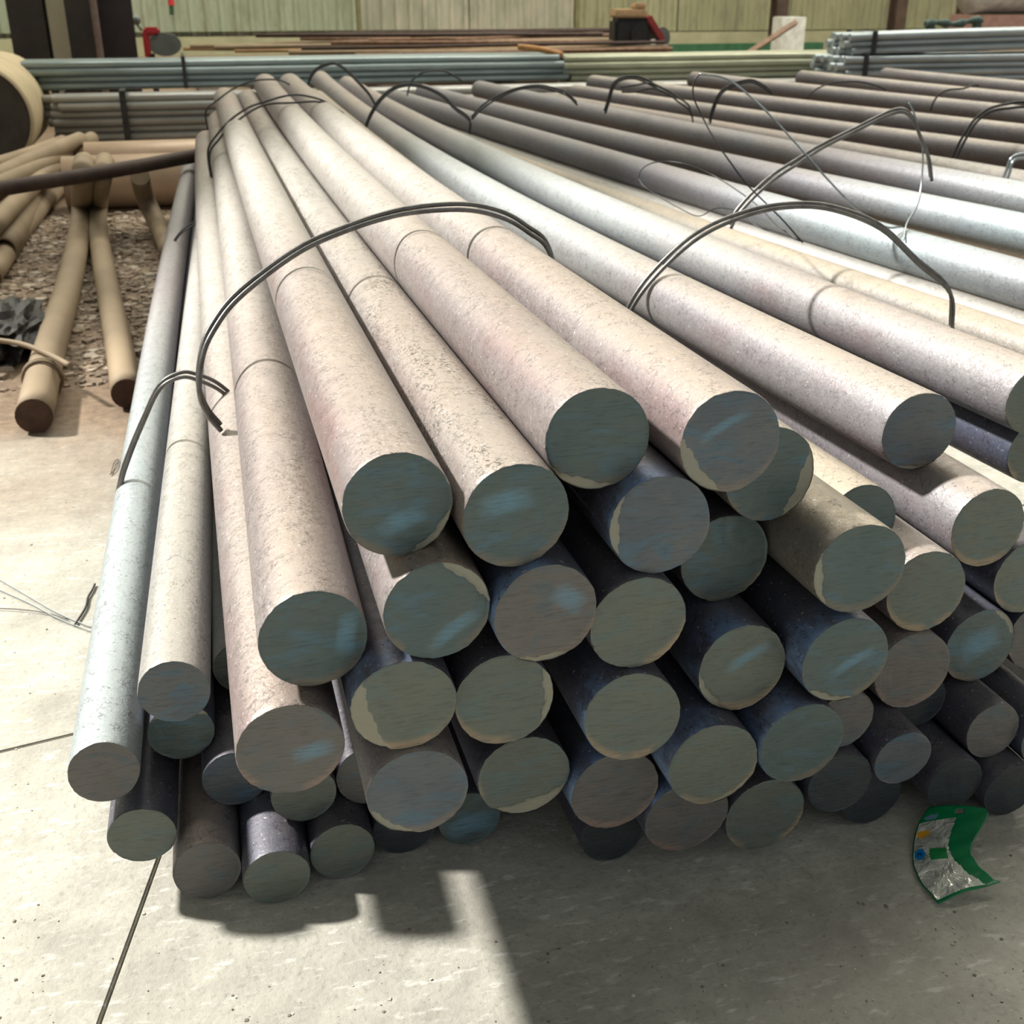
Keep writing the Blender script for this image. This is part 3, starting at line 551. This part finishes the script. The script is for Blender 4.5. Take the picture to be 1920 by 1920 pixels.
# ---------------- left: scrap rods, pipes, drum ----------------
M_RUSTT = simple('rust_tan', (.27, .205, .13), .7, .1, .2, 3, .0006)
M_RUSTB = simple('rust_brown', (.22, .13, .08), .7, .2, .35, 14, .002)
M_RUSTD = simple('rust_dark', (.06, .038, .028), .7, .1, .3, 14, .002)
M_RUSTE = simple('rust_end', (.07, .035, .022), .8, 0, .3, 30)
def rod(pts, r, label, mat, endmat=None, hollow=False, cat='rod', grp=None, name='round_rod', seg=20):
    pts = [np.array(p, float) for p in pts]; path = cr(pts, 6) if len(pts) > 2 else np.array([pts[0] + (pts[1] - pts[0]) * t for t in np.linspace(0, 1, 5)])
    m = path[0].copy(); bm = bmesh.new()
    tube(bm, path - m, r, seg, cap=not hollow)
    o = bm_obj(name, bm, mat, None, True); o.location = m
    for f in o.data.polygons:
        if len(f.vertices) > 4: f.use_smooth = False
    T = path[1] - path[0]; T /= np.linalg.norm(T)
    if hollow:
        md = o.modifiers.new('s', 'SOLIDIFY'); md.thickness = r * .18; md.offset = -1
    else:
        bm = bmesh.new(); tube(bm, [-T * .002, T * .004], r * .985, seg); bm_obj('cut_end', bm, endmat or mat, o)
    return tag(o, label, cat, grp)
rod([onZ(238, 738, .045), onZ(222, 640, .045), onZ(198, 520, .045), onZ(184, 430, .05), (onZ(185, 385, .09)), (onZ(192, 330, .30)), onZ(197, 303, .31)], .041, 'tan rod on the floor ending in a dark brown face, right one of two', M_RUSTT, M_RUSTE)
rod([onZ(64, 780, .045), onZ(92, 660, .045), onZ(130, 530, .045), onZ(150, 430, .05), onZ(153, 385, .09), onZ(155, 330, .31), onZ(158, 305, .32)], .046, 'tan rod on the floor with wire wound near its dark end, left one of two', M_RUSTT, M_RUSTE)
rod([onZ(322, 478, .045), onZ(295, 420, .05), onZ(272, 370, .15), onZ(262, 330, .27)], .042, 'tan rod slanting from the big pipe down to the left flank of the stack', M_RUSTT, M_RUSTE)
heap = [((8, 468, .06), (75, 360, .07), (145, 290, .09), .05, True, 'hollow tan pipe in the left heap showing its black open mouth'),
        ((-20, 520, .04), (50, 420, .04), (110, 350, .05), .042, False, 'tan rod in the left heap lying lowest, nearest the bare floor'),
        ((-20, 432, .15), (50, 360, .16), (122, 292, .18), .04, False, 'tan rod in the left heap just above the hollow pipe'),
        ((-20, 372, .12), (60, 315, .14), (128, 278, .17), .04, False, 'rusty orange tan rod in the left heap passing below the dark crossing bar'),
        ((-20, 338, .22), (60, 300, .24), (150, 262, .26), .042, False, 'tan rod near the top of the left heap pointing to the dark stacks'),
        ((-20, 352, .2), (70, 312, .21), (172, 260, .22), .04, False, 'tan rod reaching furthest right at the top of the left heap'),
        ((-20, 312, .2), (50, 290, .2), (118, 265, .2), .036, False, 'short tan rod at the back of the left heap by the drum')]
for a, b, c, r, h, lab in heap: rod([onZ(*a), onZ(*b), onZ(*c)], r, lab, M_RUSTT, M_RUSTE, h, name='pipe' if h else 'round_rod', cat='pipe' if h else 'rod')
rod([onZ(-60, 366, .30), onZ(0, 354, .305), onZ(200, 322, .32), onZ(384, 289, .335)], .030, 'dark brown bar crossing in front of the tan pipes towards the stack', M_RUSTD, M_RUSTE)
def bigpipe(x0, x1, y, R, label):
    bm = bmesh.new(); tube(bm, [(0, 0, R), (x1 - x0, 0, R)], R, 40, cap=False); o = bm_obj('large_pipe', bm, M_PIPE, None, True); o.location = (x0, y, 0)
    md = o.modifiers.new('s', 'SOLIDIFY'); md.thickness = .012; md.offset = -1; return tag(o, label, 'pipe')
M_PIPE = simple('pipe_buff', (.55, .40, .28), .4, .15, .15, 4, .0006)
bigpipe(-.62, 1.6, 6.32, .13, 'large buff pipe lying crosswise behind the left flank, the nearer of two')
bigpipe(-.55, 1.5, 6.90, .13, 'large buff pipe lying crosswise, the farther of two, in front of grey stack')
# white spatters of loose mortar on the pipes / rod ends
# drum
def drum():
    R = .315; L = 1.3; c = onZ(-42, 222, R); o = empty('hollow_drum', (c[0], c[1], 0)); tag(o, 'large hollow tan concrete drum lying on its side at the left edge', 'drum')
    prof = [(R * .93, 0), (R * .985, .006), (R, .03), (R, L - .03), (R * .985, L)]
    bm = bmesh.new(); rings = []
    for r, y in prof: rings.append([bm.verts.new((r * math.cos(a), y, R + r * math.sin(a))) for a in np.linspace(0, 2 * math.pi, 56, endpoint=False)])
    for i in range(len(rings) - 1):
        for k in range(56): bm.faces.new((rings[i][k], rings[i][(k + 1) % 56], rings[i + 1][(k + 1) % 56], rings[i + 1][k]))
    bm_obj('shell', bm, simple('drum_tan', (.44, .36, .22), .7, 0, .15, 4, .003), o, True)
    bm = bmesh.new(); rings = []
    for r, y in [(R * .93, 0), (R * .88, .012), (R * .3, .03), (R * .16, .03), (R * .15, .2)]: rings.append([bm.verts.new((r * math.cos(a), y, R + r * math.sin(a))) for a in np.linspace(0, 2 * math.pi, 56, endpoint=False)])
    for i in range(len(rings) - 1):
        for k in range(56): bm.faces.new((rings[i][k], rings[i][(k + 1) % 56], rings[i + 1][(k + 1) % 56], rings[i + 1][k]))
    bm.faces.new(rings[-1]); bm_obj('end_disc', bm, simple('drum_end', (.07, .06, .045), .8, 0, .3, 8), o, False)
drum()
# crumpled black sacking with a stick
def lump():
    c = onZ(28, 650, 0); bm = bmesh.new(); bmesh.ops.create_icosphere(bm, subdivisions=4, radius=1)
    from mathutils import noise as mn
    for v in bm.verts:
        d = mn.noise(v.co * 2.2) * .45 + mn.noise(v.co * 5.5) * .25; v.co *= 1 + d; v.co = Vector((v.co.x * .085, v.co.y * .26, max(-.0, (v.co.z * .075 + .05))))
    o = bm_obj('crumpled_sack', bm, simple('black_sack', (.022, .02, .018), .6, 0, .4, 20), None, False); o.location = (c[0], c[1], 0.001)
    tag(o, 'crumpled black sack on the floor beside the left tan rod', 'sack')
lump()
rod([onZ(-20, 636, .11), onZ(40, 645, .105), onZ(90, 664, .10), onZ(132, 686, .105)], .008, 'pale bent stick resting across the left tan rod and black sack', M_RUSTT, None, name='stick', cat='stick', seg=8)
def coil(lab, base, R, r, turns):
    b = onZ(*base); t = np.linspace(0, turns * 2 * math.pi, int(turns * 24)); T = Vector((onZ(92, 660, .045) - onZ(64, 780, .045))).normalized(); u = T.cross(Vector((0, 0, 1))).normalized(); w = u.cross(T)
    p = [b + np.array(T) * (a / (2 * math.pi) * .018) + R * (math.cos(a) * np.array(u) + math.sin(a) * np.array(w)) for a in t]
    bm = bmesh.new(); m = p[0].copy(); tube(bm, np.array(p) - m, r, 6); o = bm_obj('wire_wrap', bm, M_RUSTT, None, True); o.location = m; tag(o, lab, 'wire')
coil('pale wire wrapped round the left tan rod near its end', (80, 712, .045), .052, .005, 2)
# rust scale and rubble on the ground
def chips(name, n, reg, smin, smax, mats, label, cat, zj=.004):
    V = []; Fc = []; Ma = []; base = [(-1, -1, 0), (1, -.8, 0), (1.1, .9, 0), (-.7, 1, 0), (-.8, -.7, 1), (.7, -.6, 1), (.8, .6, 1), (-.5, .8, 1)]
    for q in range(n):
        x, y = reg(); s = smin * (smax / smin) ** (rng.random() ** 2); a = rng.uniform(0, 6.28); h = s * rng.uniform(.15, .6); tl = rng.normal(0, .25); k = len(V); sx = rng.uniform(.5, 1.4)
        for (bx, by, bz) in base:
            X = bx * s * sx * (1 + rng.normal(0, .12)); Y = by * s * (1 + rng.normal(0, .12)); V.append((x + X * math.cos(a) - Y * math.sin(a), y + X * math.sin(a) + Y * math.cos(a), .0005 + bz * h + (bx * s * tl * .4 if bz else 0)))
        for f in ((0, 1, 5, 4), (1, 2, 6, 5), (2, 3, 7, 6), (3, 0, 4, 7), (4, 5, 6, 7)): Fc.append(tuple(k + i for i in f)); Ma.append(q % len(mats))
    me = bpy.data.meshes.new(name); me.from_pydata(V, [], Fc); o = link(name, me, mats); me.polygons.foreach_set('material_index', Ma); me.update()
    return tag(o, label, cat, kind='stuff')
def regA():
    while 1:
        x, y = rng.uniform(-1.15, -.06), rng.uniform(3.3, 6.15)
        if y > 3.5 + .4 * math.sin(x * 7) or rng.random() < .15: return x, y
chips('rubble', 6500, regA, .005, .024, [simple('rub_a', (.31, .24, .17), .8), simple('rub_b', (.25, .19, .13), .8), simple('rub_c', (.42, .36, .28), .8), simple('rub_d', (.18, .135, .095), .8)], 'brown rubble and rust scale on the ground between the tan rods', 'rubble')
def regB():
    while 1:
        p = onZ(rng.uniform(-50, 1980), rng.uniform(700, 1950), 0)
        if p[1] < 1.0 or p[0] < -.25 or rng.random() < .1: return p[0], p[1]
chips('grit', 500, regB, .0005, .0022, [simple('grit_a', (.55, .52, .42), .8), simple('grit_b', (.20, .18, .14), .8)], 'fine grit and scale crumbs scattered over the concrete floor', 'grit')

# ---------------- cross stacks of long rods ----------------
M_ST1 = simple('rod_teal', (.29, .35, .345), .35, .35, .15, 3)
M_ST2 = simple('rod_grey', (.42, .42, .39), .35, .35, .15, 3)
M_ST3 = simple('rod_bluegrey', (.42, .48, .50), .33, .4, .15, 3)
M_ST4 = simple('rod_olive', (.42, .43, .31), .38, .3, .2, 3)
M_RR = simple('rod_rusty', (.30, .19, .09), .6, .2, .35, 3)
def rodmesh(L, r, mat, seg=12):
    bm = bmesh.new(); tube(bm, [(0, 0, 0), (L * .33, 0, -.001), (L * .66, 0, .001), (L, 0, 0)], r, seg); bmesh.ops.recalc_face_normals(bm, faces=bm.faces)
    me = bpy.data.meshes.new('round_rod'); bm.to_mesh(me); bm.free(); me.materials.append(mat)
    for p in me.polygons: p.use_smooth = len(p.vertices) == 4
    return me
def place(me, loc, rz, ry, label, cat, grp, name='round_rod'):
    o = bpy.data.objects.new(name, me); COL.objects.link(o); o.location = loc; o.rotation_euler = (0, ry, rz); return tag(o, label, cat, grp)
ORD = ['bottom', 'second', 'third', 'fourth', 'fifth', 'sixth']
def stack(x0, y0, z0, rows, cols, r, L, mat, what, grp, rz=0, ry=0, jit=.06):
    me = rodmesh(L, r, mat); COLN = ['front', 'second', 'third', 'fourth', 'fifth', 'sixth', 'seventh', 'eighth']
    for i in range(rows):
        for j in range(cols):
            row = 'top' if i == rows - 1 else ORD[i]
            if i == rows - 1: lab = '%s, top row, %s from the front' % (what, COLN[j]) if j else '%s, top row, at the front' % what
            elif j == 0: lab = '%s, front rod of the %s row' % (what, row + (' up' if i else ''))
            else: lab = '%s, hidden inside behind the front rods' % what
            place(me, (x0 + rng.uniform(-jit, jit) * (1.0) + (rows - i) * .012, y0 + (j + (i % 2) * .5) * 2 * r * 1.02, z0 + r + i * 1.82 * r), rz, ry, lab, 'rod', grp)
stack(-.86, 8.33, .10, 6, 4, .0262, 5.8, M_ST2, 'grey rod in the low cross stack', 'grey rods of the low cross stack')
stack(-1.0, 8.62, .40, 4, 8, .024, 3.7, M_ST1, 'teal rod in the upper cross stack', 'teal rods of the upper cross stack')
stack(2.75, 8.62, .30, 6, 8, .024, 2.55, M_ST4, 'olive rod in the middle cross stack', 'olive rods of the cross stack')
stack(4.62, 8.0, .33, 5, 7, .026, 6.0, M_ST3, 'blue grey rod, lower right bundle', 'blue grey rods, lower right bundle', 0, 0, .05)
stack(4.66, 8.02, .575, 3, 6, .026, 6.0, M_ST3, 'blue grey rod, upper right bundle', 'blue grey rods, upper right bundle', .02, -.016, .04)
def bearer(x, y0, y1, z1, lab):
    bm = bmesh.new(); box(bm, (-.06, y0, 0), (.06, y1, z1), .006); o = bm_obj('bearer', bm, M_RUSTD); o.location = (x, 0, 0); tag(o, lab, 'timber')
bearer(-.55, 8.25, 8.56, .098, 'dark timber bearer under the left end of the low cross stack of grey rods'); bearer(2.4, 8.25, 8.56, .098, 'dark timber bearer under the middle of the low cross stack of grey rods')
bearer(4.6, 8.2, 8.56, .098, 'dark timber bearer under the right end of the low cross stack of grey rods')
bearer(-.7, 8.58, 9.05, .398, 'tall dark bearer under the left end of the teal stack'); bearer(2.3, 8.58, 9.05, .398, 'tall dark bearer under the right end of the teal stack')
bearer(3.1, 8.58, 9.05, .298, 'tall dark bearer under the left of the olive stack'); bearer(5.15, 8.58, 9.05, .298, 'tall dark bearer under the right of the olive stack') if False else None
bearer(4.45, 8.58, 9.05, .298, 'tall dark bearer under the right of the olive stack')
bearer(5.2, 7.95, 8.42, .328, 'tall dark bearer under the left of the blue grey stack'); bearer(8.6, 7.95, 8.42, .328, 'tall dark bearer under the right of the blue grey stack')
def band(x, y0, z0, y1, z1, lab, w=.02):
    bm = bmesh.new(); d = .012; bx = lambda a, b: box(bm, a, b, .001)
    bx((-w, y0 - d, z0), (w, y0 - d + .005, z1)); bx((-w, y0 - d, z1), (w, y1 + d, z1 + .005)); bx((-w, y1 + d, z0), (w, y1 + d + .005, z1)); o = bm_obj('strap', bm, M_WIRED); o.location = (x, 0, 0); tag(o, lab, 'strap')
band(onY(232, 200, 8.3)[0], 8.33 - .026, .10, 8.52, .41, 'dark strap round the low cross stack of grey rods near its left end')
band(onY(1637, 80, 8.0)[0], 8.02 - .028, .58, 8.34, .735, 'dark strap round the upper bundle of the right cross stack')
band(onY(1617, 130, 8.0)[0], 8.0 - .028, .33, 8.34, .58, 'dark strap round the lower bundle of the right cross stack')
band(onY(345, 130, 8.6)[0], 8.62 - .026, .40, 9.02, .60, 'dark strap round the teal stack near its left end', .012)

# heap of thin rusty rods before the back wall
for i in range(76):
    L = rng.uniform(3.5, 6.5); px = rng.uniform(340, 860); y = rng.uniform(11.2, 14.5); z = .20 + .38 * min(1, (y - 11.1) / 1.1) * ((i % 8) + .5) / 8
    x = onY(px, 70, y)[0]; L = min(L, onY(1140, 70, y)[0] - x + .6)
    me = rodmesh(L, rng.uniform(.014, .026), [M_RR, M_RUSTT, M_RUSTB, M_RUSTD][i % 4], 6)
    place(me, (x, y, z), rng.normal(0, .05), rng.normal(0, .012), 'thin rusty rod in the low heap before the corrugated back wall', 'rod', 'thin rusty rods heaped by the back wall', 'thin_rod')
bm = bmesh.new()
for i in range(7): 
    x = onY(380 + i * 110, 70, 12.8)[0]; box(bm, (x - .1, 11.2, 0), (x + .1, 14.4, .12 + .03 * (i % 3)), .01)
tag(bm_obj('rod_rack', bm, M_RUSTD), 'low dark sleepers carrying the heap of thin rusty rods', 'rack')
def regC(): p = rng.uniform(260, 1150); y = rng.uniform(15, 19); return onY(p, 60, y)[0], y
chips('litter', 900, regC, .03, .12, [simple('lit_a', (.5, .46, .36), .8), simple('lit_b', (.22, .18, .12), .8)], 'pale scraps and litter at the foot of the corrugated back wall', 'litter')

# ---------------- things at the back ----------------
M_RED = simple('red_paint', (.42, .03, .035), .45, 0, .15); M_BLK = simple('black_grime', (.02, .02, .02), .5, .2, .4, 20); M_GRD = simple('guard_grey', (.13, .15, .14), .5, .2, .2)
def saw():
    y = 12.0; p = onY(300, 60, y); k = 1 / (2150 / (y * .92 + 1.2)); o = empty('cutoff_saw', (p[0], y, 0)); tag(o, 'red floor-standing cut-off saw with a grey round blade guard at back left', 'saw')
    bm = bmesh.new(); box(bm, (-.14, -.15, .0), (.12, .15, .05), .01); box(bm, (-.12, -.12, .05), (-.07, -.07, .46), .005); box(bm, (-.12, .07, .05), (-.07, .12, .46), .005); bm_obj('stand', bm, M_BLK, o)
    bm = bmesh.new(); box(bm, (-.16, -.06, .42), (-.10, .06, .66), .015); box(bm, (-.15, -.06, .62), (.0, .06, .69), .02); bm_obj('frame', bm, M_RED, o)
    bm = bmesh.new(); tube(bm, [(.03, -.04, .54), (.03, .04, .54)], .12, 28); bm2 = bm; bmesh.ops.scale(bm, vec=(1.25, 1, .85), verts=bm.verts, space=Matrix.Translation((-.03, 0, -.54))); bm_obj('blade_guard', bm, M_GRD, o, False)
    bm = bmesh.new(); tube(bm, [(-.16, 0, .66), (-.2, 0, .72)], .012, 8); bmesh.ops.create_icosphere(bm, subdivisions=2, radius=.045, matrix=Matrix.Translation((-.2, 0, .75))); bm_obj('knob', bm, M_GRD, o, True)
saw()
def hanging():
    y = 20.6; p = onY(319, 0, y); o = empty('hanging_tool', (p[0], y, 1.0)); tag(o, 'small red and dark green tool hanging on the back wall above the saw', 'tool')
    z0 = onY(319, 28, y)[2] - 1.0; bm = bmesh.new(); tube(bm, [(0, 0, z0), (.01, 0, z0 + .14)], .035, 8); bm_obj('grip', bm, simple('tool_green', (.02, .06, .03), .5), o)
    bm = bmesh.new(); tube(bm, [(.01, 0, z0 + .14), (.02, 0, z0 + .5)], .05, 8); bm_obj('handle', bm, M_RED, o)
hanging()
def machine():
    y = 12.6; p = onY(1195, 60, y); o = empty('small_machine', (p[0], y, 0), -.1); o.scale = (1.05, 1, 1.26); tag(o, 'small dark machine with tan top cover and slanted red panel, before the back wall', 'machine')
    bm = bmesh.new()
    for sx in (-.26, .24):
        for sy in (-.16, .16): box(bm, (sx - .02, sy - .02, 0), (sx + .02, sy + .02, .34), .003)
    box(bm, (-.29, -.19, .32), (.33, .19, .36), .006); bm_obj('stand', bm, M_BLK, o)
    bm = bmesh.new(); box(bm, (-.27, -.15, .36), (.10, .15, .58), .03); tube(bm, [(-.02, -.19, .44), (-.02, .19, .44)], .09, 20); bm_obj('engine_block', bm, M_BLK, o)
    bm = bmesh.new(); box(bm, (-.27, -.17, .58), (.05, .17, .645), .015, None); box(bm, (-.06, -.12, .645), (.06, .12, .69), .015); bm_obj('top_cover', bm, simple('cover_tan', (.40, .27, .15), .6), o)
    bm = bmesh.new(); box(bm, (.03, -.17, .46), (.28, .17, .52), .01, Matrix.Rotation(.85, 4, 'Y')); bm_obj('side_panel', bm, simple('panel_red', (.25, .03, .03), .5), o)
    bm = bmesh.new(); tube(bm, [(.24, -.1, .42), (.24, .1, .42)], .085, 20); bm_obj('pulley', bm, M_GRD, o)
    bm = bmesh.new(); tube(bm, [(.12, -.2, .385), (.12, -.17, .385)], .03, 14); bm_obj('cap', bm, simple('white_cap', (.7, .7, .68), .4), o)
machine()
bm = bmesh.new(); x0 = onY(1466, 50, 18.6)[0]; x1 = onY(1511, 50, 18.6)[0]; box(bm, (x0, 18.6, 0), (x1, 18.95, float(onY(1490, 32, 18.6)[2])), .01); o = bm_obj('white_box', bm, simple('white_box', (.62, .63, .58), .5))
tag(o, 'plain white box standing before the back wall beside the leaning plank', 'box')
bm = bmesh.new(); a = onY(1425, 90, 17.5); b = onY(1492, 42, 17.9); a[2] = max(a[2] - .25, .03); a[0] -= .3; tube(bm, [a - a, b - a], .05, 4); o = bm_obj('plank', bm, simple('plank_rust', (.19, .12, .08), .7)); o.location = a
tag(o, 'rusty brown plank leaning up to the right against the white box', 'plank')
bm = bmesh.new(); x0 = onY(1240, 80, 19.6)[0]; x1 = onY(1545, 80, 19.6)[0]; box(bm, (x0, 19.6, 0), (x1, 19.72, .14), .01); o = bm_obj('floor_rail', bm, simple('rail_green', (.03, .11, .05), .5)); tag(o, 'dark green rail along the foot of the back wall', 'rail')
rod([onY(1055, 103, 8.66), onY(1010, 92, 8.75), onY(972, 88, 8.85)], .021, 'short orange rusty pipe lying on top of the olive stack', simple('orange_rust', (.42, .20, .06), .6), M_RUSTD, True, 'pipe', None, 'short_pipe', 14)
def tank():
    y = 17.5; p = onY(1875, 30, y); o = empty('storage_tank', (p[0], y, 0)); tag(o, 'pale grey tank on a reddish base in the far right corner', 'tank')
    bm = bmesh.new(); tube(bm, [(-.62, 0, 1.05), (2.4, 0, 1.05)], .42, 32); bm_obj('shell', bm, simple('tank_grey', (.40, .41, .40), .4), o, True)
    bm = bmesh.new(); box(bm, (-.66, -.4, .40), (2.4, .4, .62), .01); box(bm, (-.5, -.35, 0), (-.35, .35, .42), .01); box(bm, (1.9, -.35, 0), (2.05, .35, .42), .01); bm_obj('base_frame', bm, simple('tank_red', (.27, .16, .13), .6), o)
tank()
bm = bmesh.new(); a = onY(1735, 46, 9.9); b = onY(1842, 40, 9.9)
p = [a + (b - a) * t + np.array([0, 0, .012 * math.sin(t * 9)]) for t in np.linspace(0, 1, 12)]; m = p[0].copy(); m[2] = 0
tube(bm, np.array(p) - m, [.03 + .012 * math.sin(i * 2.1) for i in range(12)], 10)
for q in (p[1], p[-2]): box(bm, (q[0] - m[0] - .03, -.03, 0), (q[0] - m[0] + .03, .03, q[2] - .01))
o = bm_obj('rolled_tarpaulin', bm, simple('tarp_teal', (.06, .10, .09), .7)); o.location = m; tag(o, 'rolled dark teal tarpaulin on short props behind the right cross stack', 'tarpaulin')
